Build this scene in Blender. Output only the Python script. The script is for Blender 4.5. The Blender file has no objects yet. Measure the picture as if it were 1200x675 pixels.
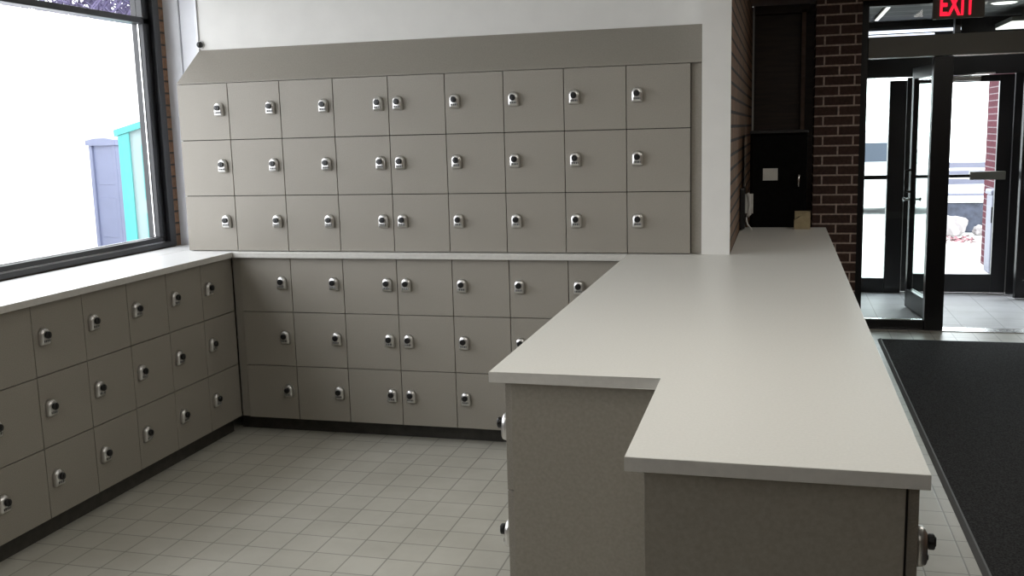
import bpy, bmesh, math, random
from mathutils import Vector, Matrix
random.seed(7)
SC = bpy.context.scene
COL = SC.collection
PI = math.pi

# ------------------------------------------------------------------ materials
def srgb(r, g, b):
    f = lambda c: (c/255/12.92) if c/255 <= .04045 else ((c/255+.055)/1.055)**2.4
    return (f(r), f(g), f(b), 1)

def base_mat(name):
    m = bpy.data.materials.new(name); m.use_nodes = True
    return m, m.node_tree.nodes, m.node_tree.links, m.node_tree.nodes['Principled BSDF']

def mat(name, col, rough=.5, metal=0, spec=.5, noise=None, bump=None, coat=0):
    """noise=(scale, amount[, detail]) varies the colour; bump=(scale, strength)."""
    m, N, L, P = base_mat(name)
    P.inputs['Base Color'].default_value = col
    P.inputs['Roughness'].default_value = rough
    P.inputs['Metallic'].default_value = metal
    P.inputs['Specular IOR Level'].default_value = spec
    P.inputs['Coat Weight'].default_value = coat
    if noise or bump:
        tc = N.new('ShaderNodeTexCoord')
    if noise:
        n = N.new('ShaderNodeTexNoise'); n.inputs['Scale'].default_value = noise[0]
        n.inputs['Detail'].default_value = noise[2] if len(noise) > 2 else 3
        r = N.new('ShaderNodeValToRGB')
        k = noise[1]
        r.color_ramp.elements[0].position = .3; r.color_ramp.elements[1].position = .7
        r.color_ramp.elements[0].color = (col[0]*(1-k), col[1]*(1-k), col[2]*(1-k), 1)
        r.color_ramp.elements[1].color = (col[0]*(1+k), col[1]*(1+k), col[2]*(1+k), 1)
        L.new(tc.outputs['Object'], n.inputs['Vector']); L.new(n.outputs['Fac'], r.inputs['Fac'])
        L.new(r.outputs['Color'], P.inputs['Base Color'])
    if bump:
        n2 = N.new('ShaderNodeTexNoise'); n2.inputs['Scale'].default_value = bump[0]; n2.inputs['Detail'].default_value = 4
        b = N.new('ShaderNodeBump'); b.inputs['Strength'].default_value = bump[1]; b.inputs['Distance'].default_value = .01
        L.new(tc.outputs['Object'], n2.inputs['Vector']); L.new(n2.outputs['Fac'], b.inputs['Height']); L.new(b.outputs['Normal'], P.inputs['Normal'])
    return m

def emit_mat(name, col, strength):
    m, N, L, P = base_mat(name)
    P.inputs['Base Color'].default_value = col
    P.inputs['Emission Color'].default_value = col
    P.inputs['Emission Strength'].default_value = strength
    return m

def brick_mat(name, axis, c1, c2, mortar, w=.205, h=.0677, ms=.006, rough=.85, bump=.6, off=(0, 0), vary=.25):
    m, N, L, P = base_mat(name)
    g = N.new('ShaderNodeNewGeometry'); s = N.new('ShaderNodeSeparateXYZ'); c = N.new('ShaderNodeCombineXYZ')
    L.new(g.outputs['Position'], s.inputs[0])
    ax = N.new('ShaderNodeMath'); ax.operation = 'ADD'; ax.inputs[1].default_value = off[0] + 50*w
    az = N.new('ShaderNodeMath'); az.operation = 'ADD'; az.inputs[1].default_value = off[1] + 50*h
    L.new(s.outputs[axis], ax.inputs[0]); L.new(s.outputs['Z'], az.inputs[0])
    L.new(ax.outputs[0], c.inputs['X']); L.new(az.outputs[0], c.inputs['Y'])
    b = N.new('ShaderNodeTexBrick'); b.inputs['Scale'].default_value = 1
    b.inputs['Brick Width'].default_value = w; b.inputs['Row Height'].default_value = h
    b.inputs['Mortar Size'].default_value = ms; b.inputs['Mortar Smooth'].default_value = .15
    b.inputs['Color1'].default_value = c1; b.inputs['Color2'].default_value = c2; b.inputs['Mortar'].default_value = mortar
    L.new(c.outputs[0], b.inputs['Vector'])
    n = N.new('ShaderNodeTexNoise'); n.inputs['Scale'].default_value = 45; n.inputs['Detail'].default_value = 6
    L.new(g.outputs['Position'], n.inputs['Vector'])
    mx = N.new('ShaderNodeMix'); mx.data_type = 'RGBA'; mx.blend_type = 'MULTIPLY'; mx.inputs['Factor'].default_value = 1
    r = N.new('ShaderNodeValToRGB'); r.color_ramp.elements[0].color = (1-vary,)*3+(1,); r.color_ramp.elements[1].color = (1+vary,)*3+(1,)
    r.color_ramp.elements[0].position = .3; r.color_ramp.elements[1].position = .7
    L.new(n.outputs['Fac'], r.inputs['Fac']); L.new(b.outputs['Color'], mx.inputs['A']); L.new(r.outputs['Color'], mx.inputs['B'])
    L.new(mx.outputs['Result'], P.inputs['Base Color'])
    bp = N.new('ShaderNodeBump'); bp.invert = True; bp.inputs['Strength'].default_value = bump; bp.inputs['Distance'].default_value = .008
    L.new(b.outputs['Fac'], bp.inputs['Height']); L.new(bp.outputs['Normal'], P.inputs['Normal'])
    P.inputs['Roughness'].default_value = rough
    return m

def tile_mat(name, c1, c2, grout, pitch, off, ms=.0035, rough=.35, spec=.4, blotch=.08):
    m, N, L, P = base_mat(name)
    g = N.new('ShaderNodeNewGeometry')
    mp = N.new('ShaderNodeMapping'); mp.inputs['Location'].default_value = (off[0]+60*pitch, off[1]+60*pitch, 0)
    L.new(g.outputs['Position'], mp.inputs['Vector'])
    b = N.new('ShaderNodeTexBrick'); b.offset = 0; b.inputs['Scale'].default_value = 1
    b.inputs['Brick Width'].default_value = pitch; b.inputs['Row Height'].default_value = pitch
    b.inputs['Mortar Size'].default_value = ms; b.inputs['Mortar Smooth'].default_value = .3
    b.inputs['Color1'].default_value = c1; b.inputs['Color2'].default_value = c2; b.inputs['Mortar'].default_value = grout
    L.new(mp.outputs['Vector'], b.inputs['Vector'])
    n = N.new('ShaderNodeTexNoise'); n.inputs['Scale'].default_value = 2.3; n.inputs['Detail'].default_value = 7; n.inputs['Roughness'].default_value = .65
    L.new(g.outputs['Position'], n.inputs['Vector'])
    r = N.new('ShaderNodeValToRGB'); r.color_ramp.elements[0].color = (1-blotch, 1-blotch, 1-blotch*1.2, 1); r.color_ramp.elements[1].color = (1+blotch,)*3+(1,)
    r.color_ramp.elements[0].position = .35; r.color_ramp.elements[1].position = .65
    mx = N.new('ShaderNodeMix'); mx.data_type = 'RGBA'; mx.blend_type = 'MULTIPLY'; mx.inputs['Factor'].default_value = 1
    L.new(n.outputs['Fac'], r.inputs['Fac']); L.new(b.outputs['Color'], mx.inputs['A']); L.new(r.outputs['Color'], mx.inputs['B'])
    L.new(mx.outputs['Result'], P.inputs['Base Color'])
    bp = N.new('ShaderNodeBump'); bp.invert = True; bp.inputs['Strength'].default_value = .35; bp.inputs['Distance'].default_value = .002
    L.new(b.outputs['Fac'], bp.inputs['Height']); L.new(bp.outputs['Normal'], P.inputs['Normal'])
    P.inputs['Roughness'].default_value = rough; P.inputs['Specular IOR Level'].default_value = spec
    return m

def line_mat(name, col, dark, axis, pitch, width, rough=.6, off=0):
    """flat colour with thin seams across one axis"""
    m, N, L, P = base_mat(name)
    g = N.new('ShaderNodeNewGeometry'); s = N.new('ShaderNodeSeparateXYZ'); L.new(g.outputs['Position'], s.inputs[0])
    a = N.new('ShaderNodeMath'); a.operation = 'ADD'; a.inputs[1].default_value = 100*pitch + off
    d = N.new('ShaderNodeMath'); d.operation = 'MODULO'; d.inputs[1].default_value = pitch
    c = N.new('ShaderNodeMath'); c.operation = 'LESS_THAN'; c.inputs[1].default_value = width
    mx = N.new('ShaderNodeMix'); mx.data_type = 'RGBA'; mx.inputs['A'].default_value = col; mx.inputs['B'].default_value = dark
    L.new(s.outputs[axis], a.inputs[0]); L.new(a.outputs[0], d.inputs[0]); L.new(d.outputs[0], c.inputs[0])
    L.new(c.outputs[0], mx.inputs['Factor']); L.new(mx.outputs['Result'], P.inputs['Base Color'])
    P.inputs['Roughness'].default_value = rough
    return m

def wood_mat(name, c1, c2, scale=(1, 1, .12), rough=.5):
    m, N, L, P = base_mat(name)
    tc = N.new('ShaderNodeTexCoord'); mp = N.new('ShaderNodeMapping'); mp.inputs['Scale'].default_value = scale
    n = N.new('ShaderNodeTexNoise'); n.inputs['Scale'].default_value = 30; n.inputs['Detail'].default_value = 5
    r = N.new('ShaderNodeValToRGB'); r.color_ramp.elements[0].color = c1; r.color_ramp.elements[1].color = c2
    r.color_ramp.elements[0].position = .35; r.color_ramp.elements[1].position = .65
    L.new(tc.outputs['Object'], mp.inputs['Vector']); L.new(mp.outputs['Vector'], n.inputs['Vector'])
    L.new(n.outputs['Fac'], r.inputs['Fac']); L.new(r.outputs['Color'], P.inputs['Base Color'])
    P.inputs['Roughness'].default_value = rough
    return m

def glass_mat(name, tint=(1, 1, 1, 1)):
    """thin architectural glass: clear, with mirror reflection by angle"""
    m = bpy.data.materials.new(name); m.use_nodes = True
    N, L = m.node_tree.nodes, m.node_tree.links; N.clear()
    o = N.new('ShaderNodeOutputMaterial'); t = N.new('ShaderNodeBsdfTransparent'); t.inputs[0].default_value = tint
    g = N.new('ShaderNodeBsdfGlossy'); g.inputs['Roughness'].default_value = .01
    f = N.new('ShaderNodeFresnel'); f.inputs['IOR'].default_value = 1.45
    x = N.new('ShaderNodeMixShader'); g2 = N.new('ShaderNodeNewGeometry'); sub = N.new('ShaderNodeMath'); sub.operation = 'SUBTRACT'; sub.inputs[0].default_value = 1
    mul = N.new('ShaderNodeMath'); mul.operation = 'MULTIPLY'
    L.new(g2.outputs['Backfacing'], sub.inputs[1]); L.new(sub.outputs[0], mul.inputs[0]); L.new(f.outputs[0], mul.inputs[1])
    L.new(mul.outputs[0], x.inputs[0]); L.new(t.outputs[0], x.inputs[1]); L.new(g.outputs[0], x.inputs[2])
    L.new(x.outputs[0], o.inputs['Surface'])
    return m

LAM = (.284, .262, .226, 1)
M = {}
M['laminate'] = mat('locker laminate', LAM, .48, noise=(260, .10, 2), spec=.35)
M['laminate_panel'] = mat('panel laminate', (.26, .238, .20, 1), .5, noise=(110, .09, 5), spec=.35)
M['carcass'] = mat('locker carcass', (.015, .014, .012, 1), .9)
M['top'] = mat('worktop laminate', (.68, .675, .64, 1), .36, noise=(150, .03), spec=.4)
M['top_edge'] = mat('worktop edge band', (.54, .525, .49, 1), .45, noise=(60, .04))
M['top_pale'] = mat('sill laminate', (.66, .66, .65, 1), .35, noise=(150, .02), spec=.4)
M['wall_white'] = mat('white paint', (.73, .72, .69, 1), .7, noise=(9, .02), bump=(120, .05))
M['panel_white'] = mat('white panelling', (.80, .81, .85, 1), .5, noise=(9, .02))
M['ceil'] = mat('ceiling paint', (.62, .61, .58, 1), .9, noise=(14, .03))
M['kick'] = mat('dark kick', (.04, .037, .031, 1), .5, noise=(20, .3))
M['floor'] = tile_mat('floor tile', (.48, .465, .41, 1), (.455, .44, .385, 1), (.26, .25, .215, 1), .1525, (-2.013+.002, 1.423+.002))
M['vest'] = tile_mat('vestibule tile', (.52, .52, .55, 1), (.49, .49, .52, 1), (.3, .3, .32, 1), .305, (0, 0), rough=.48)
M['brick_side'] = brick_mat('side brick', 'Y', (.25, .145, .085, 1), (.19, .118, .07, 1), (.035, .028, .022, 1), ms=.008, bump=1.0)
M['brick_pier'] = brick_mat('pier brick', 'X', (.115, .066, .054, 1), (.09, .053, .044, 1), (.66, .54, .47, 1), ms=.0065, h=.073, w=.215, off=(.09, 0))
M['brick_left'] = brick_mat('window brick', 'Y', (.30, .17, .10, 1), (.24, .14, .085, 1), (.06, .05, .04, 1))
M['brick_room'] = brick_mat('room brick', 'X', (.16, .095, .06, 1), (.12, .075, .05, 1), (.06, .05, .04, 1))
M['brick_out'] = brick_mat('outdoor brick', 'X', (.075, .014, .024, 1), (.060, .012, .02, 1), (.17, .13, .145, 1), h=.073)
M['bronze'] = mat('dark bronze frame', (.013, .013, .015, 1), .32, 0, .5)
M['bronze_grey'] = mat('grey bronze header', (.24, .24, .215, 1), .45, .1)
M['alu'] = mat('bright aluminium', (.75, .75, .75, 1), .25, 1)
M['chrome'] = mat('satin zinc', (.68, .67, .65, 1), .33, .95, bump=(60, .05))
M['black'] = mat('black plastic', (.010, .010, .011, 1), .3)
M['black_matte'] = mat('black cabinet', (.005, .005, .005, 1), .9, spec=.08, noise=(40, .3))
M['glass'] = glass_mat('window glass')
M['glass_door'] = glass_mat('door glass', (.96, .99, .98, 1))
M['mat'] = mat('black carpet mat', (.042, .042, .043, 1), .95, spec=.1, noise=(130, .6, 4), bump=(400, .5))
M['mat_edge'] = mat('rubber edge', (.11, .11, .11, 1), .6)
M['wood_dark'] = wood_mat('dark wood', (.026, .014, .009, 1), (.05, .028, .018, 1), (.15, 1, 1.6))
M['wood_brown'] = wood_mat('brown beam', (.26, .17, .13, 1), (.34, .23, .18, 1), (.1, 1, 1))
M['paper'] = mat('white paper', (.62, .62, .58, 1), .8, noise=(20, .05))
M['white_plastic'] = mat('white plastic', (.6, .6, .58, 1), .4)
M['card'] = wood_mat('tan cardboard', (.34, .28, .17, 1), (.40, .33, .20, 1), (1, 1, 1), .8)
M['ceil_grey'] = line_mat('vestibule ceiling', (.155, .16, .165, 1), (.42, .42, .43, 1), 'Y', .36, .022)
M['tube'] = emit_mat('reflected tube glow', (.86, .88, 1, 1), 1.6)
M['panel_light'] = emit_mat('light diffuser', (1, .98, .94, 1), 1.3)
M['exit_red'] = emit_mat('exit letter red', (1, .012, .04, 1), 1.5)
M['exit_box'] = mat('exit housing', (.17, .16, .13, 1), .45)
M['concrete'] = mat('pale concrete', (.55, .54, .52, 1), .9, noise=(3, .08))
M['asphalt'] = mat('pale paving', (.52, .52, .52, 1), .9, noise=(2, .06))
for k_ in ('brick_out',): M[k_].node_tree.nodes['Principled BSDF'].inputs['Specular IOR Level'].default_value = .1
M['white_out'] = line_mat('white cladding', (.78, .78, .78, 1), (.68, .68, .70, 1), 'Y', 2.2, .02, .7)
M['cyan'] = mat('turquoise plastic', (.03, .26, .25, 1), .4, noise=(4, .05))
M['cyan_pale'] = mat('pale turquoise panel', (.20, .27, .27, 1), .45)
M['lilac'] = mat('lavender grey paint', (.13, .145, .22, 1), .5, noise=(3, .05))
M['twig'] = mat('purple grey twigs', (.085, .07, .14, 1), .9, noise=(8, .3))
M['stone'] = mat('pale boulder', (.30, .27, .275, 1), .9, noise=(5, .2), bump=(6, .6))
M['slate'] = mat('dark slate wall', (.05, .055, .08, 1), .8, noise=(12, .3))
M['pink'] = mat('dry pink leaves', (.20, .075, .09, 1), .9, noise=(20, .4))
M['car_white'] = mat('white car paint', (.7, .7, .72, 1), .25, coat=.6)
M['car_glass'] = mat('dark car glass', (.05, .06, .085, 1), .35)
M['rubber'] = mat('tyre', (.02, .02, .02, 1), .8)
M['bin'] = mat('pale bin', (.14, .14, .19, 1), .5, noise=(4, .05))
# digit wheels: dark strip crossed by bright ticks
def dial_mat():
    m, N, L, P = base_mat('digit wheels')
    tc = N.new('ShaderNodeTexCoord'); s = N.new('ShaderNodeSeparateXYZ'); L.new(tc.outputs['Object'], s.inputs[0])
    a = N.new('ShaderNodeMath'); a.operation = 'ADD'; a.inputs[1].default_value = 1.0
    d = N.new('ShaderNodeMath'); d.operation = 'MODULO'; d.inputs[1].default_value = .0085
    c = N.new('ShaderNodeMath'); c.operation = 'LESS_THAN'; c.inputs[1].default_value = .0025
    mx = N.new('ShaderNodeMix'); mx.data_type = 'RGBA'; mx.inputs['A'].default_value = (.015, .015, .015, 1); mx.inputs['B'].default_value = (.5, .5, .48, 1)
    L.new(s.outputs['X'], a.inputs[0]); L.new(a.outputs[0], d.inputs[0]); L.new(d.outputs[0], c.inputs[0])
    L.new(c.outputs[0], mx.inputs['Factor']); L.new(mx.outputs['Result'], P.inputs['Base Color']); P.inputs['Roughness'].default_value = .4
    return m
M['dial'] = dial_mat()

# ------------------------------------------------------------------ mesh helpers
def add_box(bm, x0, x1, y0, y1, z0, z1, bev=0, mi=0):
    r = bmesh.ops.create_cube(bm, size=1)
    vs = r['verts']
    for v in vs:
        v.co = Vector((x0+(v.co.x+.5)*(x1-x0), y0+(v.co.y+.5)*(y1-y0), z0+(v.co.z+.5)*(z1-z0)))
    fs = set(f for v in vs for f in v.link_faces)
    for f in fs: f.material_index = mi
    if bev:
        es = list(set(e for v in vs for e in v.link_edges))
        bmesh.ops.bevel(bm, geom=es, offset=bev, segments=2, profile=.6, affect='EDGES', material=-1)
    return vs

def add_cyl(bm, p, q, r, seg=16, r2=None, bev=0):
    p, q = Vector(p), Vector(q); d = q-p
    m = Matrix.Translation((p+q)/2) @ d.to_track_quat('Z', 'Y').to_matrix().to_4x4()
    g = bmesh.ops.create_cone(bm, cap_ends=True, segments=seg, radius1=r, radius2=r if r2 is None else r2, depth=d.length, matrix=m)
    return g['verts']

def add_prism(bm, pts, axis, a, b):
    """pts: polygon in the two other axes, extruded from a to b along axis (0,1,2)"""
    def mk(u, v, w):
        c = [u, v]; c.insert(axis, w); return bm.verts.new(c)
    A = [mk(u, v, a) for u, v in pts]; B = [mk(u, v, b) for u, v in pts]
    n = len(pts)
    bm.faces.new(A); bm.faces.new(B[::-1])
    for i in range(n): bm.faces.new((A[i], B[i], B[(i+1) % n], A[(i+1) % n]))

def add_loft(bm, rings):
    """rings of equal length, capped at both ends"""
    R = [[bm.verts.new(c) for c in ring] for ring in rings]
    n = len(R[0])
    for a, b in zip(R, R[1:]):
        for i in range(n): bm.faces.new((a[i], a[(i+1) % n], b[(i+1) % n], b[i]))
    bm.faces.new(R[0][::-1]); bm.faces.new(R[-1])

def add_tube(bm, pts, r, seg=8):
    pts = [Vector(p) for p in pts]; rings = []
    for i, p in enumerate(pts):
        t = (pts[min(i+1, len(pts)-1)]-pts[max(i-1, 0)]).normalized()
        u = t.orthogonal().normalized() if i == 0 else (rings_u - t*rings_u.dot(t)).normalized()
        rings_u = u; w = t.cross(u)
        rr = r[i] if isinstance(r, (list, tuple)) else r
        rings.append([p+(u*math.cos(2*PI*k/seg)+w*math.sin(2*PI*k/seg))*rr for k in range(seg)])
    add_loft(bm, rings)

def link(name, bm, mats, parent=None, smooth=False):
    bmesh.ops.recalc_face_normals(bm, faces=bm.faces)
    me = bpy.data.meshes.new(name); bm.to_mesh(me); bm.free()
    for m in (mats if isinstance(mats, (list, tuple)) else [mats]): me.materials.append(m)
    if smooth:
        for p in me.polygons: p.use_smooth = True
    o = bpy.data.objects.new(name, me); COL.objects.link(o)
    if parent: o.parent = parent
    return o

def box_obj(name, m, x0, x1, y0, y1, z0, z1, parent=None, bev=0):
    bm = bmesh.new(); add_box(bm, x0, x1, y0, y1, z0, z1, bev)
    return link(name, bm, m, parent)

def tag(o, label, cat, group=None):
    o['label'] = label; o['category'] = cat
    if group: o['group'] = group
    return o

def thing(name, label, cat, loc=(0, 0, 0), rz=0, group=None):
    o = bpy.data.objects.new(name, None); COL.objects.link(o); o.empty_display_size = .1
    o.location = loc; o.rotation_euler = (0, 0, rz)
    return tag(o, label, cat, group)

def struct(o):
    o['kind'] = 'structure'; return o

def copy_tree(o, parent=None):
    c = o.copy(); COL.objects.link(c)
    if parent: c.parent = parent
    for ch in list(o.children): copy_tree(ch, c)
    return c

ORD = ['first', 'second', 'third', 'fourth', 'fifth', 'sixth', 'seventh', 'eighth', 'ninth', 'tenth', 'eleventh', 'twelfth', 'thirteenth', 'fourteenth']

# ------------------------------------------------------------------ dimensions (metres; back lockers' face at y=0)
W = .305
ZT = 1.020            # worktop height
TH = .029             # worktop thickness
ZU = 1.0225           # upper lockers stand on the worktop
HU = .3005
LZ0, LZ1 = .090, .990 # lower lockers
XB, YW = 2.93, .25
CEIL = 2.85

# ------------------------------------------------------------------ room shell
def wall(name, m, boxes):
    bm = bmesh.new()
    for b in boxes: add_box(bm, *b)
    return struct(link(name, bm, m))

struct(box_obj('floor', M['floor'], -.45, 7.2, -7.5, 3.40, -.10, 0))
struct(box_obj('floor_vestibule', M['vest'], 2.6, 7.2, 3.40, 5.30, -.10, 0))
struct(box_obj('ceiling', M['ceil'], -.45, 7.2, -7.5, 3.05, CEIL, CEIL+.1))
# back wall above and behind the lockers, and the recessed strip beside the window
struct(box_obj('wall_back', M['wall_white'], 0.0, 2.797, YW, YW+.15, 0, CEIL))
bm = bmesh.new()
add_box(bm, -.25, -.152, .30, .45, 0, CEIL, .004)
add_box(bm, -.146, 0.0, .306, .45, 0, CEIL, .004)
struct(link('trim_1', bm, M['panel_white']))
struct(box_obj('trim_8', M['panel_white'], -.014, .003, .240, .2495, ZT+.001, CEIL, None, .002))   # corner bead
# partition: white end face, brick flank
bm = bmesh.new()
add_box(bm, 2.797, XB, 0.0, 3.36, 0, CEIL)
bm.faces.ensure_lookup_table()
for f in bm.faces:
    f.material_index = 1 if (f.normal.x > .9 or f.calc_center_median().x > XB-.001) else 0
struct(link('wall_middle', bm, [M['wall_white'], M['brick_side']]))
# left wall: brick with the window opening  (opening y -4.6..0.25, z 1.03..2.80)
WY0, WY1, WZ0, WZ1 = -4.6, .24, 1.025, 2.64
wall('wall_left', M['brick_left'], [(-.34, -.25, -7.5, .45, 0, WZ0), (-.34, -.25, -7.5, .45, WZ1, CEIL), (-.34, -.25, WY1, .45, WZ0, WZ1), (-.34, -.25, -7.5, WY0, WZ0, WZ1)])
wall('wall_right', M['brick_left'], [(7.0, 7.2, -7.5, 3.4, 0, CEIL)])
wall('wall_front', M['brick_room'], [(-.45, 7.2, -7.7, -7.5, 0, CEIL)])
# alcove behind the counter end
wall('wall_alcove', M['wood_dark'], [(XB, 3.40, 3.36, 3.50, 0, 2.53)])
wall('wall_pier', M['brick_pier'], [(3.395, 3.715, 3.02, 3.50, 0, 2.53)])
struct(box_obj('trim_2', M['wood_brown'], XB, 7.0, 2.95, 3.50, 2.535, CEIL+.1))
struct(box_obj('trim_3', M['white_plastic'], XB+.002, XB+.017, 3.325, 3.34, 0, 2.53))   # pale corner strip

# ------------------------------------------------------------------ left window
wn = bpy.data.objects.new('window_1', None); COL.objects.link(wn); struct(wn)
GX = -.30
bm = bmesh.new()   # outer frame
add_box(bm, -.34, -.235, WY0, WY1, WZ0, 1.052, .003)
add_box(bm, -.34, -.235, WY0, WY1, 2.595, WZ1, .003)
add_box(bm, -.34, -.235, .185, WY1, 1.052, 2.595, .003)
add_box(bm, -.34, -.235, WY0, WY0+.07, 1.052, 2.595, .003)
link('window_frame', bm, M['bronze'], wn)
for (a, b) in ((-1.80, .185), (WY0+.07, -1.88)):
    bm = bmesh.new()
    add_box(bm, -.335, -.262, a, b, 1.052, 1.082, .003)
    add_box(bm, -.335, -.262, a, b, 2.272, 2.305, .003)
    add_box(bm, -.335, -.262, a, b, 2.565, 2.595, .003)
    for y in ((a, a+.05), (b-.062, b)): add_box(bm, -.335, -.262, y[0], y[1], 1.082, 2.565, .003)
    link('sash', bm, M['bronze'], wn)
    box_obj('pane', M['glass'], GX-.003, GX+.003, a+.05, b-.062, 1.082, 2.272, wn)
    box_obj('transom_pane', M['glass'], GX-.003, GX+.003, a+.05, b-.062, 2.305, 2.565, wn)
    bm = bmesh.new()   # reflection line modelled as bright strips round the big pane
    add_box(bm, -.297, -.290, a+.05, b-.062, 1.0825, 1.0865)
    add_box(bm, -.297, -.290, b-.0665, b-.0625, 1.0865, 2.270)
    link('bright_pane_edge', bm, M['alu'], wn)
bm = bmesh.new(); add_box(bm, -.262, -.2585, WY0+.08, .18, 1.0522, 1.0562); link('sill_glint', bm, M['alu'], wn)  # gloss highlight on the rail, modelled as a thin bright strip
box_obj('mullion', M['bronze'], -.34, -.245, -1.88, -1.80, 1.052, 2.595, wn, .003)

# ------------------------------------------------------------------ lockers
def lock_ring(s, y, dz=0):
    """arch-topped outline, half-width .027, height .070, in the door's x-z plane, at depth -y"""
    pts = []
    hw, hb = .0265*s, .036*s
    c = .006*s
    for k in range(3):
        a = PI + k*PI/4
        pts.append((-hw+c+c*math.cos(a), -hb+c+c*math.sin(a)))
    for k in range(3):
        a = 1.5*PI + k*PI/4
        pts.append((hw-c+c*math.cos(a), -hb+c+c*math.sin(a)))
    for k in range(9):
        a = k*PI/8
        pts.append((hw*math.cos(a), .009*s+hw*math.sin(a)))
    return [(x, -y, z+dz) for x, z in pts]

def lock_meshes():
    bm = bmesh.new()
    add_loft(bm, [lock_ring(1.0, .0), lock_ring(1.0, .009), lock_ring(.96, .015), lock_ring(.87, .0195, -.001), lock_ring(.70, .0222, -.002), lock_ring(.4, .023, -.003)])
    body = link('lock', bm, M['chrome'], smooth=True)
    bm = bmesh.new()
    rings = []
    for r, y in ((.0125, .015), (.0125, .0245), (.0150, .0255), (.0150, .0335), (.0135, .0355), (.007, .036)):
        rings.append([(r*math.cos(2*PI*k/18), -y, .006+r*math.sin(2*PI*k/18)) for k in range(18)])
    add_loft(bm, rings)
    knob = link('lock_knob', bm, M['black'])
    bm = bmesh.new(); add_box(bm, -.0175, .0175, -.0242, -.018, -.0235, -.0135, .001)
    dial = link('digit_wheels', bm, M['dial'])
    bm = bmesh.new(); add_box(bm, -.003, .003, -.0385, -.0355, -.002, .015, .0008)
    grip = link('knob_grip', bm, M['black'])
    return body, knob, dial, grip

def make_column(w, z0, h, depth, side, proto_lock):
    """three-door locker column; origin at the base, door face at local y=0, depth +y; side: -1 lock at the viewer's left, +1 at the right"""
    t = bpy.data.objects.new('three_door_locker', None); COL.objects.link(t); t.empty_display_size = .1
    box_obj('carcass', M['carcass'], -w/2+.0006, w/2-.0006, .0205, depth, 0, 3*h-.0005, t)
    for j in range(3):
        d = bpy.data.objects.new('door', DOOR[(w, h)]); COL.objects.link(d); d.parent = t; d.location = (0, 0, j*h+h/2)
        for src, nm in zip(proto_lock, ('lock', 'lock_knob', 'digit_wheels', 'knob_grip')):
            o = bpy.data.objects.new(nm, src); COL.objects.link(o); o.parent = d
            o.location = (side*(w/2-.0535), 0, .013)
    return t

DOOR = {}
def door_mesh(w, h):
    bm = bmesh.new(); add_box(bm, -w/2+.0019, w/2-.0019, 0, .019, -h/2+.0019, h/2-.0019, .0012)
    bmesh.ops.recalc_face_normals(bm, faces=bm.faces)
    me = bpy.data.meshes.new('door'); bm.to_mesh(me); bm.free(); me.materials.append(M['laminate']); DOOR[(w, h)] = me
HL = (LZ1-LZ0)/3
door_mesh(W, HU); door_mesh(W, HL)
lm = lock_meshes(); LOCK = [o.data for o in lm]
for o in lm: bpy.data.objects.remove(o)

protos = {}
def place_column(h, depth, side, loc, rz, label, group):
    k = (h, depth, side)
    if k not in protos:
        o = protos[k] = make_column(W, 0, h, depth, side, LOCK)
    else:
        o = copy_tree(protos[k])
    o.location = loc; o.rotation_euler = (0, 0, rz)
    tag(o, label, 'locker', group)

# upper bank on the worktop: nine columns
for i in range(9):
    side = 1 if i < 4 else -1
    where = ('nearest the window' if i == 0 else 'beside the white pillar' if i == 8 else f'{ORD[i]} from the window')
    place_column(HU, YW-.004, side, (W*(i+.5), 0, ZU), 0, f'grey three-door locker column in the bank above the worktop, {where}', 'locker columns above the worktop')
# lower bank along the back
X0L, YL = .315, -.0135
for i in range(7):
    side = 1 if i < 3 else -1
    where = ('in the corner by the window lockers' if i == 0 else 'half hidden by the peninsula' if i == 6 else f'{ORD[i]} from the corner')
    place_column(HL, .258, side, (X0L+W*(i+.5), YL, LZ0), 0, f'grey three-door locker column under the back worktop, {where}', 'locker columns under the back worktop')
# under the window
XL = .26
for i in range(7):
    y = -.006-W*(i+.5)
    where = 'in the corner' if i == 0 else f'{ORD[i]} from the corner'
    place_column(HL, .30, -1, (XL, y, LZ0), PI/2, f'grey three-door locker column below the window sill, {where}', 'locker columns below the window')
# peninsula, both flanks
XPL, XPR, YN, YF, YE = 2.474, 3.409, -2.392, -2.985, 1.28
for i in range(7):
    where = 'at its free end' if i == 0 else f'{ORD[i]} from its free end'
    place_column(HL, .38, 1, (XPL, YN+.001+W*(i+.5), LZ0), -PI/2, f'grey locker column on the tiled-floor side of the peninsula, {where}', 'locker columns on the inner side of the peninsula')
for i in range(14):
    where = 'at its free end' if i == 0 else f'{ORD[i]} from its free end'
    place_column(HL, .44, -1, (XPR, YF+.001+W*(i+.5), LZ0), PI/2, f'grey locker column on the black-mat side of the peninsula, {where}', 'locker columns on the outer side of the peninsula')

# sloped top over the upper bank
zs = ZU+3*HU
bm = bmesh.new()
add_prism(bm, [(-.002, zs+.001), (YW-.002, zs+.001), (YW-.002, 2.122), (.004, zs+.007), (-.002, zs+.005)], 0, 0.0, 2.795)
tag(link('sloped_top', bm, M['laminate']), 'long grey sloping top along the upper lockers under the white wall', 'locker top')
tag(box_obj('filler_panel', M['laminate'], 2.7462, 2.7955, .022, .04, ZU, zs, None, .001), 'narrow grey upright filler strip between the upper lockers and the white pillar', 'filler panel')
tag(box_obj('filler_panel', M['laminate'], .2615, .3138, .004, .022, LZ0, LZ1, None, .001), 'narrow grey filler strip in the corner between the two lower locker banks', 'filler panel')
tag(box_obj('filler_panel', M['laminate'], 2.4515, 2.4735, -.012, .006, 0, LZ1, None, .001), 'narrow grey filler strip between back lockers and the peninsula lockers', 'filler panel')
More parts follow.
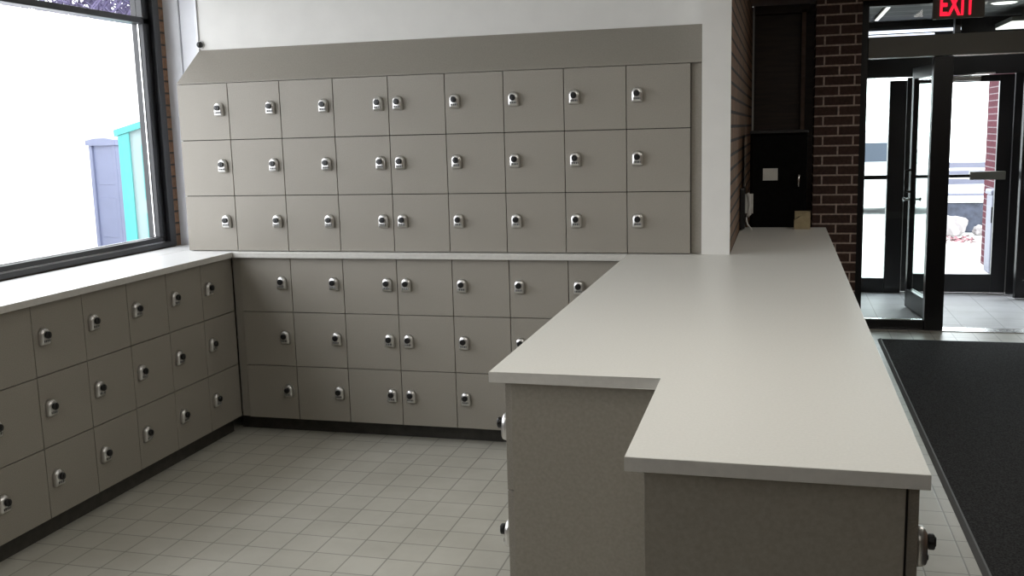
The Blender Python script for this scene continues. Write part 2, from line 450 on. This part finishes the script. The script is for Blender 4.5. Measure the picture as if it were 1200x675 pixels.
# end panels of the peninsula
tag(box_obj('end_panel', M['laminate_panel'], 2.4965, 2.9165, YN-.019, YN, 0.0, LZ1, None, .001), 'wide speckled grey end panel set back under the notch of the peninsula worktop', 'end panel')
tag(box_obj('end_panel', M['laminate_panel'], 2.918, 3.3835, YF-.019, YF, 0.0, LZ1, None, .001), 'speckled grey end panel at the free end of the peninsula, closest to viewer', 'end panel')
tag(box_obj('side_panel', M['laminate_panel'], 2.918, 2.936, YF+.001, YN-.02, 0.0, LZ1, None, .001), 'short grey side panel joining the two end panels of the peninsula', 'side panel')
tag(box_obj('end_panel', M['laminate_panel'], -.04, XL-.021, -2.162, -2.143, 0.0, LZ1, None, .001), 'grey end panel closing the lockers below the window', 'end panel')
# plinths (toe kicks)
def kick(label, *b):
    return tag(box_obj('toe_kick', M['kick'], *b), label, 'toe kick')
kick('dark recessed toe kick under the back lockers', .212, 2.45, .076, .24, 0, LZ0-.001)
kick('dark recessed toe kick under the lockers below the window', -.03, .206, -2.14, -.01, 0, LZ0-.001)
kick('dark recessed toe kick under the tiled-floor side of the peninsula', 2.53, 2.84, YN+.003, -.02, 0, LZ0-.001)
kick('dark recessed toe kick under the black-mat side of the peninsula', 2.99, 3.35, YF+.003, YE, 0, LZ0-.001)

# ------------------------------------------------------------------ worktops
def worktop(name, pts, label, m=None, z1=ZT, edge=None):
    bm = bmesh.new(); add_prism(bm, pts, 2, z1-TH, z1)
    es = [e for e in bm.edges if abs(e.verts[0].co.z-e.verts[1].co.z) < 1e-6]
    bmesh.ops.bevel(bm, geom=es, offset=.0012, segments=1, affect='EDGES')
    bm.normal_update(); bmesh.ops.recalc_face_normals(bm, faces=bm.faces)
    for f in bm.faces: f.material_index = 1 if abs(f.normal.z) < .5 else 0
    return tag(link(name, bm, [m or M['top'], edge or M['top_edge']]), label, 'worktop')
worktop('worktop', [(-.048, -2.17), (.292, -2.17), (.292, -.046), (.292, .248), (-.048, .248)], 'white laminate worktop over the lockers below the window', M['top_pale'])
worktop('worktop', [(.2935, -.046), (2.4405, -.046), (2.4405, .248), (.2935, .248)], 'narrow white laminate worktop strip under the upper lockers along the back')
worktop('worktop', [(2.442, .248), (2.442, -2.425), (2.884, -2.425), (2.884, -3.025), (3.421, -3.025), (3.421, 1.31), (2.932, 1.31), (2.932, -.002), (2.796, -.002), (2.796, .248)], 'long pale grey peninsula worktop with a notched corner')
struct(box_obj('trim_4', M['top_pale'], -.232, -.0535, -4.5, .248, ZT-TH, ZT, None, .001))   # window ledge
struct(box_obj('trim_5', M['top_pale'], -.25, -.0495, .2485, .2995, ZT-TH, ZT))

# ------------------------------------------------------------------ things on and by the peninsula's far end
# small black sensor on the wall corner above the lockers
t = thing('wall_sensor', 'small round black sensor on the white wall corner above the sloped top', 'sensor', (.0, .25, 2.152))
bm = bmesh.new(); add_cyl(bm, (.012, 0, 0), (.012, -.008, 0), .022); link('backplate', bm, M['white_plastic'], t)
bm = bmesh.new()
add_loft(bm, [[(.012+r*math.cos(2*PI*k/16), -y, r*math.sin(2*PI*k/16)) for k in range(16)] for r, y in ((.017, .0082), (.017, .018), (.012, .026), (.005, .029))])
link('dome', bm, M['black'], t, True)

# black cabinet behind the counter end, with a note
t = thing('black_cabinet', 'tall black cabinet standing behind the far end of the peninsula', 'cabinet', (3.145, 1.60, 0))
box_obj('body', M['black_matte'], -.165, .165, -.20, .24, 0, 1.575, t, .004)
box_obj('door', M['black_matte'], -.155, .155, -.215, -.2005, .08, 1.56, t, .003)
bm = bmesh.new(); add_tube(bm, [(.118, -.216, 1.255), (.118, -.240, 1.262), (.118, -.240, 1.325), (.118, -.216, 1.332)], .006, 8); link('handle', bm, M['alu'], t, True)
box_obj('top_lip', M['black'], -.168, .168, -.217, .243, 1.576, 1.592, t, .003)
tag(box_obj('paper_note', M['paper'], 3.056, 3.142, 1.3825, 1.3843, 1.296, 1.368), 'small white paper note on the front of the black cabinet', 'note')
# wall phone on the brick flank
t = thing('wall_phone', 'black wall phone with white handset on the brick beside the counter end', 'phone', (XB+.001, 1.17, 1.03))
bm = bmesh.new(); add_box(bm, 0, .03, -.05, .06, 0, .235, .006); link('base', bm, M['black'], t)
bm = bmesh.new()
add_tube(bm, [(.042, -.035, .205), (.054, -.035, .19), (.058, -.035, .14), (.054, -.035, .085), (.042, -.035, .072)], [.010, .013, .010, .013, .010], 10)
link('handset', bm, M['white_plastic'], t, True)
box_obj('number_plate', M['paper'], .0302, .075, .012, .016, .085, .20, t)
bm = bmesh.new()
add_tube(bm, [(.040, -.03, .07), (.040, -.035, .045), (.046, -.04, .025), (.058, -.045, .010), (.072, -.05, -.004)], .0055, 8)
link('cord', bm, M['white_plastic'], t, True)
# open cardboard box with a black tape roll leaning in it
t = thing('cardboard_box', 'small tan cardboard box standing at the far end of the peninsula worktop', 'box', (3.285, 1.235, ZT+.0005))
bm = bmesh.new()
for b in ((-.045, .045, -.04, .04, 0, .004), (-.045, -.042, -.04, .04, .004, .05), (.042, .045, -.04, .04, .004, .10), (-.042, .042, -.04, -.037, .004, .055), (-.042, .042, .037, .04, .004, .10)): add_box(bm, *b)
link('tray', bm, M['card'], t)
bm = bmesh.new(); add_prism(bm, [(-.042, .055), (.0415, .055), (.0415, .10), (.03, .10)], 1, -.04, -.0375); link('flap', bm, M['card'], t)
bm = bmesh.new()
n = 24
add_loft(bm, [[(r*math.cos(2*PI*k/n)-.008, y, .055+r*math.sin(2*PI*k/n)) for k in range(n)] for r, y in ((.028, -.02), (.032, -.018), (.032, .018), (.028, .02))])
tr = link('tape_roll', bm, M['black'], None, True); tr.location = (3.285, 1.235, ZT+.0045+.0); tr.location.z = ZT+.0055-.0165
tag(tr, 'round black tape roll sitting in the tan cardboard box', 'tape roll')
tr.location = (3.285, 1.235, ZT+.0045-.0205)

# ------------------------------------------------------------------ mat
t = thing('floor_mat', 'large black carpet mat on the floor beside the peninsula', 'mat', (3.885, 0, 0))
box_obj('carpet', M['mat'], .028, 2.9, -6.0, 2.97, .0005, .010, t, .002)
bm = bmesh.new(); add_prism(bm, [(0, .0005), (.028, .0005), (.028, .011), (.020, .011)], 1, -6.0, 3.0); link('edge_strip', bm, M['mat_edge'], t)
bm = bmesh.new(); add_prism(bm, [(2.97, .0005), (3.0, .0005), (2.978, .011), (2.97, .011)], 0, .028, 2.9); link('edge_strip', bm, M['mat_edge'], t)

# ------------------------------------------------------------------ alcove door
d1 = bpy.data.objects.new('door_1', None); COL.objects.link(d1); struct(d1); d1.location = (2.955, 3.355, 0)
box_obj('leaf', M['wood_dark'], 0, .335, -.04, 0, .01, 2.46, d1, .003)
bm = bmesh.new(); add_box(bm, .345, .375, -.05, .0, 0, 2.50, .003); link('jamb', bm, M['wood_brown'], d1)
bm = bmesh.new(); add_box(bm, -.005, .40, -.05, 0, 2.465, 2.53, .003); link('head', bm, M['wood_dark'], d1)

# ------------------------------------------------------------------ inner storefront (y = 3.4)
Y1 = 3.40
sf = bpy.data.objects.new('window_2', None); COL.objects.link(sf); struct(sf)
def bx(nm, m, parent, *b, bev=.003): return box_obj(nm, m, *b, parent=parent, bev=bev)
bx('post', M['bronze'], sf, 3.735, 3.79, Y1, Y1+.11, 0, 2.535)
bx('post', M['bronze'], sf, 4.262, 4.40, Y1, Y1+.11, 0, 2.10)
bx('post', M['bronze'], sf, 5.42, 5.50, Y1, Y1+.11, 0, 2.10)
bx('post', M['bronze'], sf, 6.95, 7.0, Y1, Y1+.11, 0, 2.10)
bx('bottom_rail', M['bronze'], sf, 3.79, 4.262, Y1+.02, Y1+.09, .005, .075)
bx('bottom_rail', M['bronze'], sf, 5.50, 6.95, Y1+.02, Y1+.09, .005, .075)
bx('header', M['bronze_grey'], sf, 3.79, 7.0, Y1-.02, Y1+.13, 2.105, 2.262)
bx('head_rail', M['bronze'], sf, 3.79, 7.0, Y1, Y1+.11, 2.49, 2.535)
bx('transom_post', M['bronze'], sf, 4.40, 4.44, Y1+.01, Y1+.10, 2.262, 2.49)
bx('transom_post', M['bronze'], sf, 5.42, 5.47, Y1+.01, Y1+.10, 2.262, 2.49)
for a, b in ((3.79, 4.40), (4.44, 5.42), (5.47, 7.0)): bx('transom_pane', M['glass_door'], sf, a, b, Y1+.05, Y1+.056, 2.262, 2.49, bev=0)
bx('pane', M['glass_door'], sf, 3.79, 4.262, Y1+.05, Y1+.056, .075, 2.105, bev=0)
bx('pane', M['glass_door'], sf, 5.50, 6.95, Y1+.05, Y1+.056, .075, 2.105, bev=0)
bx('weather_strip', M['alu'], sf, 4.40, 5.42, Y1-.018, Y1-.006, 2.096, 2.104, bev=0)
bx('bottom_bead', M['alu'], sf, 3.80, 4.255, Y1+.024, Y1+.045, .0755, .081, bev=0)
struct(box_obj('trim_6', M['alu'], 3.735, 7.0, Y1-.03, Y1+.12, .0002, .006))     # threshold

# door leaf swung open into the vestibule
def glass_leaf(name, w, h, handle_x, loc, rz):
    d = bpy.data.objects.new(name, None); COL.objects.link(d); struct(d); d.location = loc; d.rotation_euler = (0, 0, rz)
    bx('stile', M['bronze'], d, 0, .06, -.022, .022, .01, h)
    bx('stile', M['bronze'], d, w-.06, w, -.022, .022, .01, h)
    bx('top_rail', M['bronze'], d, .06, w-.06, -.022, .022, h-.09, h)
    bx('bottom_rail', M['bronze'], d, .06, w-.06, -.022, .022, .01, .17)
    bx('pane', M['glass_door'], d, .06, w-.06, -.004, .004, .17, h-.09, bev=0)
    bm = bmesh.new()
    add_box(bm, .0605, .064, -.0235, -.0215, .171, h-.091); add_box(bm, w-.064, w-.0605, -.0235, -.0215, .171, h-.091)
    add_box(bm, .064, w-.064, -.0235, -.0215, h-.0945, h-.091); add_box(bm, .064, w-.064, -.0235, -.0215, .171, .1745)
    link('bright_pane_edge', bm, M['alu'], d)
    return d
dl = glass_leaf('door_2', .92, 2.07, .86, (4.385, Y1+.14, 0), math.radians(98))
for s in (-1, 1):
    bm = bmesh.new()
    add_cyl(bm, (.885, s*.022, .955), (.885, s*.060, .955), .011, 12)
    add_cyl(bm, (.885, s*.060, .955), (.885, s*.075, .955), .018, 14)
    link('lock_cylinder', bm, M['alu'], dl)
bm = bmesh.new(); add_tube(bm, [(.87, .022, 1.02), (.87, .06, 1.03), (.87, .065, 1.10), (.87, .06, 1.20), (.87, .022, 1.21)], .011, 8); link('pull_handle', bm, M['bronze'], dl, True)

# ------------------------------------------------------------------ vestibule
Y2 = 5.20
struct(box_obj('ceiling_vestibule', M['ceil_grey'], 3.70, 7.0, Y1+.115, Y2+.10, 2.535, 2.60))
wall('wall_vestibule', M['brick_pier'], [(3.50, 3.735, Y1+.115, Y2+.1, 0, 2.535)])
wall('wall_vestibule_right', M['brick_left'], [(7.0, 7.2, Y1, Y2+.1, 0, 2.6)])
so = bpy.data.objects.new('window_3', None); COL.objects.link(so); struct(so)
bx('post', M['bronze'], so, 3.735, 3.90, Y2, Y2+.10, 0, 2.0)
bx('post', M['bronze'], so, 4.13, 4.28, Y2, Y2+.10, 0, 2.0)
bx('post', M['bronze'], so, 5.20, 5.42, Y2, Y2+.10, 0, 2.03)
bx('header', M['bronze'], so, 3.735, 7.0, Y2-.02, Y2+.12, 2.03, 2.40)
bx('head_rail', M['bronze'], so, 3.735, 7.0, Y2-.02, Y2+.12, 2.40, 2.535)
bx('bottom_rail', M['bronze'], so, 3.90, 4.13, Y2+.02, Y2+.08, 0, .14)
bx('mid_rail', M['bronze'], so, 3.90, 4.13, Y2+.02, Y2+.08, 1.085, 1.125)
bx('pane', M['glass_door'], so, 3.90, 4.13, Y2+.05, Y2+.056, .14, 1.085, bev=0)
bx('pane', M['glass_door'], so, 3.90, 4.13, Y2+.05, Y2+.056, 1.125, 2.03, bev=0)
bx('post', M['bronze'], so, 6.2, 6.3, Y2, Y2+.10, 0, 2.03)
bx('pane', M['glass_door'], so, 6.3, 7.0, Y2+.05, Y2+.056, .0, 2.03, bev=0)
struct(box_obj('trim_7', M['alu'], 4.28, 6.2, Y2-.03, Y2+.04, .0002, .010))
# closed outer door
d3 = bpy.data.objects.new('door_3', None); COL.objects.link(d3); struct(d3); d3.location = (4.285, Y2+.03, 0)
bx('stile', M['bronze'], d3, 0, .075, 0, .045, .012, 2.025)
bx('stile', M['bronze'], d3, .788, .912, 0, .045, .012, 2.025)
bx('top_rail', M['bronze'], d3, .075, .788, 0, .045, 1.965, 2.025)
bx('bottom_rail', M['bronze'], d3, .075, .788, 0, .045, .012, .185)
bx('pane', M['glass_door'], d3, .075, .788, .02, .026, .185, 1.965, bev=0)
bx('push_bar', M['bronze'], d3, .05, .84, -.055, -.035, 1.095, 1.125)
bx('latch_case', M['bronze_grey'], d3, .56, .86, -.070, -.0005, 1.075, 1.15)
bm = bmesh.new(); add_box(bm, .30, .62, -.05, -.0005, 1.975, 2.015, .004); link('closer', bm, M['alu'], d3)
bm = bmesh.new(); add_tube(bm, [(.36, -.03, 2.02), (.55, -.14, 2.03), (.76, -.03, 2.04)], .008, 8); link('closer_arm', bm, M['alu'], d3)
# second outer door, standing a little open
d4 = glass_leaf('door_4', .90, 2.02, .85, (6.10, Y2-.03, 0), math.radians(180+13))
bm = bmesh.new(); add_tube(bm, [(.86, .022, .98), (.86, .06, 1.0), (.86, .06, 1.12), (.86, .022, 1.14)], .01, 8); link('pull_handle', bm, M['alu'], d4, True)

# vestibule lamps, and glowing shapes added for transom glass reflections
t = thing('tube_reflection', 'twin glowing tubes added along the head of the outer doors for reflected light strips', 'light', (4.28, 5.06, 2.41))  # glowing tubes added for the bright strips mirrored in the transom glass
box_obj('housing', M['bronze'], -.40, .44, .035, .115, -.028, .06, t, .003)
for dz, ln in ((.022, .42), (-.016, .20)):
    bm = bmesh.new(); add_cyl(bm, (-.38, .012, dz), (ln, .012, dz), .0135, 12); link('tube', bm, M['tube'], t, True)
    for x in (-.39, ln+.008):
        bm = bmesh.new(); add_box(bm, x-.008, x+.008, -.004, .0345, dz-.016, dz+.016, .002); link('tube_holder', bm, M['bronze'], t)
t = thing('panel_reflection', 'slanting white glowing panel added above the outer doors for a reflected ceiling light', 'light', (5.13, 4.72, 2.405))  # added glowing panel, stands for a room light mirrored in the transom glass
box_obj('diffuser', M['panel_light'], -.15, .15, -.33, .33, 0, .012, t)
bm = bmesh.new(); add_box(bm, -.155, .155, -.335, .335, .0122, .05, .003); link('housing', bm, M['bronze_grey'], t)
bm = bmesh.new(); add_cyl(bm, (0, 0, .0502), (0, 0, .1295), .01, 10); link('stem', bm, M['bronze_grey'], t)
def downlight(x, y, label):
    t = thing('downlight', label, 'light', (x, y, 2.5345), 0, 'vestibule downlights')
    bm = bmesh.new(); add_cyl(bm, (0, 0, 0), (0, 0, -.012), .115, 28, .105); link('trim_ring', bm, M['bronze_grey'], t)
    bm = bmesh.new(); add_cyl(bm, (0, 0, -.0122), (0, 0, -.018), .095, 28, .08); link('lens', bm, M['panel_light'], t)
downlight(4.83, 3.95, 'round white downlight in the grey vestibule ceiling to the right of the exit sign')
t = thing('ceiling_strip_light', 'slim bright strip light running lengthwise on the grey vestibule ceiling', 'light', (3.96, 4.2, 2.5345))
box_obj('channel', M['bronze_grey'], -.022, .022, -.62, .62, -.016, 0, t, .002)
box_obj('lens', M['panel_light'], -.014, .014, -.60, .60, -.0225, -.0162, t, .002)

# exit sign
t = thing('exit_sign', 'red lit exit sign above the glass entrance', 'sign', (4.385, 3.18, 2.352))
box_obj('housing', M['exit_box'], -.175, .17, -.02, .03, 0, .20, t, .004)
cu = bpy.data.curves.new('exit_text', 'FONT'); cu.body = 'EXIT'; cu.size = .20; cu.extrude = .002; cu.offset = .004
cu.align_x = 'CENTER'; cu.space_character = 1.02
tmp = bpy.data.objects.new('exit_text', cu); COL.objects.link(tmp)
dg = bpy.context.evaluated_depsgraph_get(); dg.update()
me = bpy.data.meshes.new_from_object(tmp.evaluated_get(dg)); bpy.data.objects.remove(tmp)
me.transform(Matrix.Rotation(PI/2, 4, 'X'))
xs = [v.co.x for v in me.vertices]; zs_ = [v.co.z for v in me.vertices]
sx = .235/(max(xs)-min(xs)); sz = .152/(max(zs_)-min(zs_)); mz = min(zs_); cx_ = (max(xs)+min(xs))/2
for v in me.vertices: v.co = ((v.co.x-cx_)*sx-.012, v.co.y-.0225, (v.co.z-mz)*sz+.020)
me.materials.clear(); me.materials.append(M['exit_red'])
o = bpy.data.objects.new('letters', me); COL.objects.link(o); o.parent = t
for x in (-.10, .10):
    bm = bmesh.new(); add_cyl(bm, (x, .005, .2002), (x, .005, .30), .008, 10); link('hanger', bm, M['exit_box'], t)

# ------------------------------------------------------------------ outdoors
struct(box_obj('ground', M['asphalt'], -30, 30, -20, 40, -.30, -.16))
struct(box_obj('ground_paving', M['concrete'], 2.0, 12, 5.30, 14, -.155, -.02))
struct(box_obj('wall_outside', M['white_out'], -8.0, -7.7, -3, 22, -.16, 3.62))
# turquoise portable cabin
def portable(name, label, cat, loc, rz, frame, panel, w=1.15, h=2.2):
    t = thing(name, label, cat, loc, rz)
    box_obj('body', panel, -w/2+.03, w/2-.03, -w/2+.03, w/2-.03, .1, h-.12, t, .01)
    box_obj('base', frame, -w/2, w/2, -w/2, w/2, 0, .10, t, .01)
    bm = bmesh.new(); add_prism(bm, [(-w/2-.03, h-.12), (w/2+.03, h-.12), (w/2+.03, h-.04), (.15, h-.01), (-.15, h-.01), (-w/2-.03, h-.04)], 1, -w/2-.03, w/2+.03); link('roof', bm, frame, t)
    for sx in (-1, 1):
        for sy in (-1, 1):
            bm = bmesh.new(); add_box(bm, sx*(w/2-.05)-.05, sx*(w/2-.05)+.05, sy*(w/2-.05)-.05, sy*(w/2-.05)+.05, .10, h-.121, .01); link('corner_post', bm, frame, t)
    for z0, z1 in ((.35, .95), (1.15, 1.75)):
        for sy in (-1, 1):
            bm = bmesh.new(); add_box(bm, -.22, .26, sy*(w/2-.035)-.012, sy*(w/2-.035)+.012, z0, z1, .006); link('moulded_panel', bm, frame, t)
        bm = bmesh.new(); add_box(bm, w/2-.047, w/2-.022, -.22, .22, z0, z1, .006); link('moulded_panel', bm, frame, t)
    return t
t = thing('waste_container', 'turquoise container with sloping top standing outside the window', 'container', (-5.22, 6.56, -.16), math.atan2(.38, 1.0))
def slope(u): return 1.93+.30*u
bm = bmesh.new(); add_prism(bm, [(.03, .12), (1.57, .12), (1.57, slope(1.57)-.03), (.03, slope(.03)-.03)], 1, .03, 1.0); link('body', bm, M['cyan_pale'], t)
def bar(n, pts, y0=-.02, y1=.05, m=M['cyan']):
    bm = bmesh.new(); add_prism(bm, pts, 1, y0, y1); return link(n, bm, m, t)
bar('corner_post', [(-.02, .0), (.12, .0), (.12, slope(.12)-.06), (-.02, slope(-.02)-.06)])
bar('corner_post', [(1.50, .0), (1.62, .0), (1.62, slope(1.62)-.06), (1.50, slope(1.5)-.06)])
bar('top_rim', [(-.06, slope(-.06)-.055), (1.66, slope(1.66)-.055), (1.66, slope(1.66)+.03), (-.06, slope(-.06)+.03)], -.05, 1.05)
bar('base', [(.12, .0), (1.50, .0), (1.50, .115), (.12, .115)], -.01, 1.0)
for u in (.36, .80, 1.22):
    bar('moulded_panel', [(u-.10, 1.02), (u+.06, 1.02), (u+.06, 1.74), (u-.10, 1.74)], .008, .029)
    bar('moulded_panel', [(u-.10, .22), (u+.06, .22), (u+.06, .84), (u-.10, .84)], .008, .029)
portable('portable_cabin', 'lavender grey portable cabin outside the window beside the turquoise one', 'cabin', (-6.55, 8.5, -.16), math.radians(-25), M['lilac'], M['lilac'], .8, 1.86)
# bare tree above the white wall
def bare_tree(loc, seed, h, label):
    rnd = random.Random(seed); bmT, bmB = bmesh.new(), bmesh.new()
    def branch(p, d, ln, r, depth):
        pts = [p]; q = p.copy(); dd = d.copy()
        for k in range(3):
            dd = (dd+Vector((rnd.uniform(-.25, .25), rnd.uniform(-.25, .25), rnd.uniform(-.12, .2)))).normalized()
            q = q+dd*ln/3; pts.append(q.copy())
        add_tube(bmT if depth == 0 else bmB, pts, [r, r*.85, r*.7, r*.5], 6 if depth < 2 else 4)
        if depth < 4:
            for k in range(6 if depth else 10):
                nd = (dd*.5+Vector((rnd.uniform(-1, 1), rnd.uniform(-1, 1), rnd.uniform(-.45, .7)))).normalized()
                branch(pts[1+k % 3], nd, ln*.64, max(r*.55, .017), depth+1)
    branch(Vector((0, 0, 0)), Vector((0, 0, 1)), h, .17, 0)
    t = thing('bare_tree', label, 'tree', loc, 0, 'bare trees outside')
    link('trunk', bmT, M['twig'], t); link('branches', bmB, M['twig'], t)
bare_tree((-13.4, 13.6, -.16), 4, 4.6, 'bare purple-grey tree behind the white wall, away from the window post')
bare_tree((-13.6, 18.2, -.16), 9, 4.6, 'bare purple-grey tree behind the white wall, close to the dark window post')

# beyond the entrance
box = lambda n, m, lab, cat, *b, bev=0: tag(box_obj(n, m, *b, None, bev), lab, cat)
struct(box_obj('wall_outside_pier', M['brick_out'], 5.41, 5.90, 7.05, 7.6, -.02, 3.6))
t = thing('waste_bin', 'pale grey waste bin with a black slot in front of the red brick pier outside', 'bin', (5.43, 6.83, -.02))
box_obj('body', M['bin'], -.10, .13, -.14, .16, 0, .84, t, .02)
box_obj('lid', M['bin'], -.115, .145, -.155, .175, .841, .90, t, .02)
box_obj('slot', M['black'], -.105, -.035, -.146, -.1405, .55, .72, t, .004)
def rock(name, m, loc, s, seed, label, cat, group=None):
    rnd = random.Random(seed); bm = bmesh.new(); bmesh.ops.create_icosphere(bm, subdivisions=3, radius=1)
    ph = [(rnd.uniform(1, 3), rnd.uniform(0, 6), Vector((rnd.uniform(-1, 1), rnd.uniform(-1, 1), rnd.uniform(-1, 1))).normalized()) for _ in range(7)]
    for v in bm.verts:
        k = 1+sum(.07*math.sin(f*3*v.co.dot(d)+p) for f, p, d in ph)
        c = v.co*k; v.co = Vector((c.x*s[0], c.y*s[1], max(c.z, -.75)*s[2]+.75*s[2]))
    o = link(name, bm, m); o.location = loc
    return tag(o, label, cat, group)
rock('boulder', M['stone'], (5.56, 10.55, -.02), (.185, .16, .165), 3, 'large pale boulder outside the glass door in front of the dark planter', 'boulder')
rock('boulder', M['stone'], (5.93, 10.6, -.02), (.09, .085, .085), 5, 'small pale boulder outside the glass door beside the larger one', 'boulder')
t = thing('planter', 'dark slate planter wall outside behind the pale boulders', 'planter', (5.85, 11.15, -.02))
bm = bmesh.new(); add_box(bm, -.50, .60, -.2, .2, 0, .44, .02); link('wall_block', bm, M['slate'], t)
bm = bmesh.new(); add_box(bm, -.53, .63, -.23, .23, .441, .49, .01); link('coping', bm, M['concrete'], t)
t = thing('bench', 'pale slatted bench standing outside behind the dark planter', 'bench', (6.15, 12.2, -.02))
for k in range(4):
    bm = bmesh.new(); add_box(bm, -.6, .6, -.2+k*.11, -.12+k*.11, .47, .50, .005); link('slat', bm, M['bin'], t)
for k in range(3):
    bm = bmesh.new(); add_box(bm, -.6, .6, .235+k*.02, .26+k*.02, .62+k*.13, .71+k*.13, .005); link('back_slat', bm, M['bin'], t)
for x in (-.5, .5):
    bm = bmesh.new(); add_box(bm, x-.03, x+.03, -.18, -.13, 0, .469, .004); link('leg', bm, M['slate'], t)
    bm = bmesh.new(); add_prism(bm, [(.16, 0), (.21, 0), (.31, .98), (.285, .98), (.19, .469)], 0, x-.03, x+.03); link('leg', bm, M['slate'], t)
bm = bmesh.new(); rl = random.Random(11)
for k in range(150):
    c = Vector((5.52+rl.uniform(-.24, .24), 9.95+rl.uniform(-.35, .30), -.015+rl.uniform(0, .03))); a = rl.uniform(0, 6); q = rl.uniform(.02, .045)
    u = Vector((math.cos(a), math.sin(a), rl.uniform(-.1, .4)))*q; v = Vector((-math.sin(a), math.cos(a), rl.uniform(-.1, .5)))*q*.6
    bm.faces.new([bm.verts.new(c+u), bm.verts.new(c+v), bm.verts.new(c-u), bm.verts.new(c-v)])
lv = link('dry_leaves', bm, M['pink']); lv['kind'] = 'stuff'; lv['label'] = 'dry pinkish leaves scattered at the foot of the boulder'
# parked white car far off
t = thing('parked_van', 'white van with dark windows parked far outside the entrance', 'van', (4.03, 16.5, -.16))
bm = bmesh.new(); add_prism(bm, [(-2.2, .2), (2.3, .2), (2.35, .80), (1.9, .98), (-2.2, .98), (-2.25, .7)], 1, -.88, .88); link('body', bm, M['car_white'], t)
bm = bmesh.new(); add_prism(bm, [(-2.15, .985), (1.82, .985), (1.40, 1.62), (-2.05, 1.66)], 1, -.80, .80); link('roof', bm, M['car_white'], t)
for s in (-1, 1):
    bm = bmesh.new(); add_prism(bm, [(-1.8, 1.02), (1.62, 1.02), (1.42, 1.38), (-1.75, 1.40)], 1, s*.805-.004, s*.805+.004); link('side_window', bm, M['car_glass'], t)
    for x in (-1.4, 1.4):
        bm = bmesh.new(); add_cyl(bm, (x, s*.70, .245), (x, s*.90, .245), .245, 24); link('wheel', bm, M['rubber'], t)

# ------------------------------------------------------------------ light
w = bpy.data.worlds.new('World'); SC.world = w; w.use_nodes = True
bg = w.node_tree.nodes['Background']; bg.inputs['Color'].default_value = (.93, .96, 1, 1); bg.inputs['Strength'].default_value = 6.5

def portal(x, y, z, sx, sy, rot):
    l = bpy.data.lights.new('window_daylight', 'AREA'); l.shape = 'RECTANGLE'; l.size = sx; l.size_y = sy
    l.cycles.is_portal = True
    o = bpy.data.objects.new('window_daylight', l); COL.objects.link(o); o.location = (x, y, z); o.rotation_euler = rot
portal(-.37, (WY0+WY1)/2, 1.83, 1.62, WY1-WY0, (0, -PI/2, 0))
portal(5.4, 5.36, 1.05, 3.2, 2.1, (-PI/2, 0, 0))

# unseen ceiling troffers, positions and power chosen for the shading
def troffer(x, y, power, label):
    t = thing('unseen_ceiling_light', label, 'light', (x, y, CEIL), 0, 'room ceiling lights')
    box_obj('frame', M['white_plastic'], -.32, .32, -.62, .62, -.03, -.001, t, .003)
    box_obj('diffuser', M['panel_light'], -.29, .29, -.59, .59, -.036, -.0305, t)
    l = bpy.data.lights.new('lamp', 'AREA'); l.shape = 'RECTANGLE'; l.size = .58; l.size_y = 1.18; l.energy = power; l.color = (1, .95, .86)
    o = bpy.data.objects.new('lamp', l); COL.objects.link(o); o.parent = t; o.location = (0, 0, -.04)
troffer(1.3, -3.9, 4, 'ceiling light over the tiled floor')
troffer(3.2, -6.3, 7, 'added ceiling fill light farthest from the lockers, out over the open floor')  # fill lamp added behind the camera to lift the end panels
troffer(3.05, -2.65, 17, 'ceiling light added over the free end of the peninsula to brighten its worktop')  # added to brighten the peninsula top from above
troffer(4.9, -.3, 15, 'ceiling light added over the black mat to brighten the entrance side')  # added to lift the pier, beam and header by the entrance

# ------------------------------------------------------------------ camera
P = dict(cx=3.1599, cy=-4.8036, cz=1.6287, yaw=.2665, pitch=.1568, roll=.0266, f=1161.14)
c, s = math.cos(P['yaw']), math.sin(P['yaw'])
fw = Vector((-s*math.cos(P['pitch']), c*math.cos(P['pitch']), -math.sin(P['pitch'])))
r0 = Vector((c, s, 0)); u0 = r0.cross(fw)
cr, sr = math.cos(P['roll']), math.sin(P['roll'])
R, U = r0*cr-u0*sr, r0*sr+u0*cr
cd = bpy.data.cameras.new('camera'); cam = bpy.data.objects.new('camera', cd); COL.objects.link(cam)
cd.sensor_width = 36; cd.lens = 36*P['f']/1200; cd.clip_start = .05
m = Matrix((R, U, -fw)).transposed().to_4x4(); m.translation = Vector((P['cx'], P['cy'], P['cz']))
cam.matrix_world = m
SC.camera = cam
SC.view_settings.view_transform = 'Standard'; SC.view_settings.look = 'None'
SC.view_settings.gamma = 1; SC.view_settings.use_curve_mapping = False
SC.view_settings.exposure = 0.0
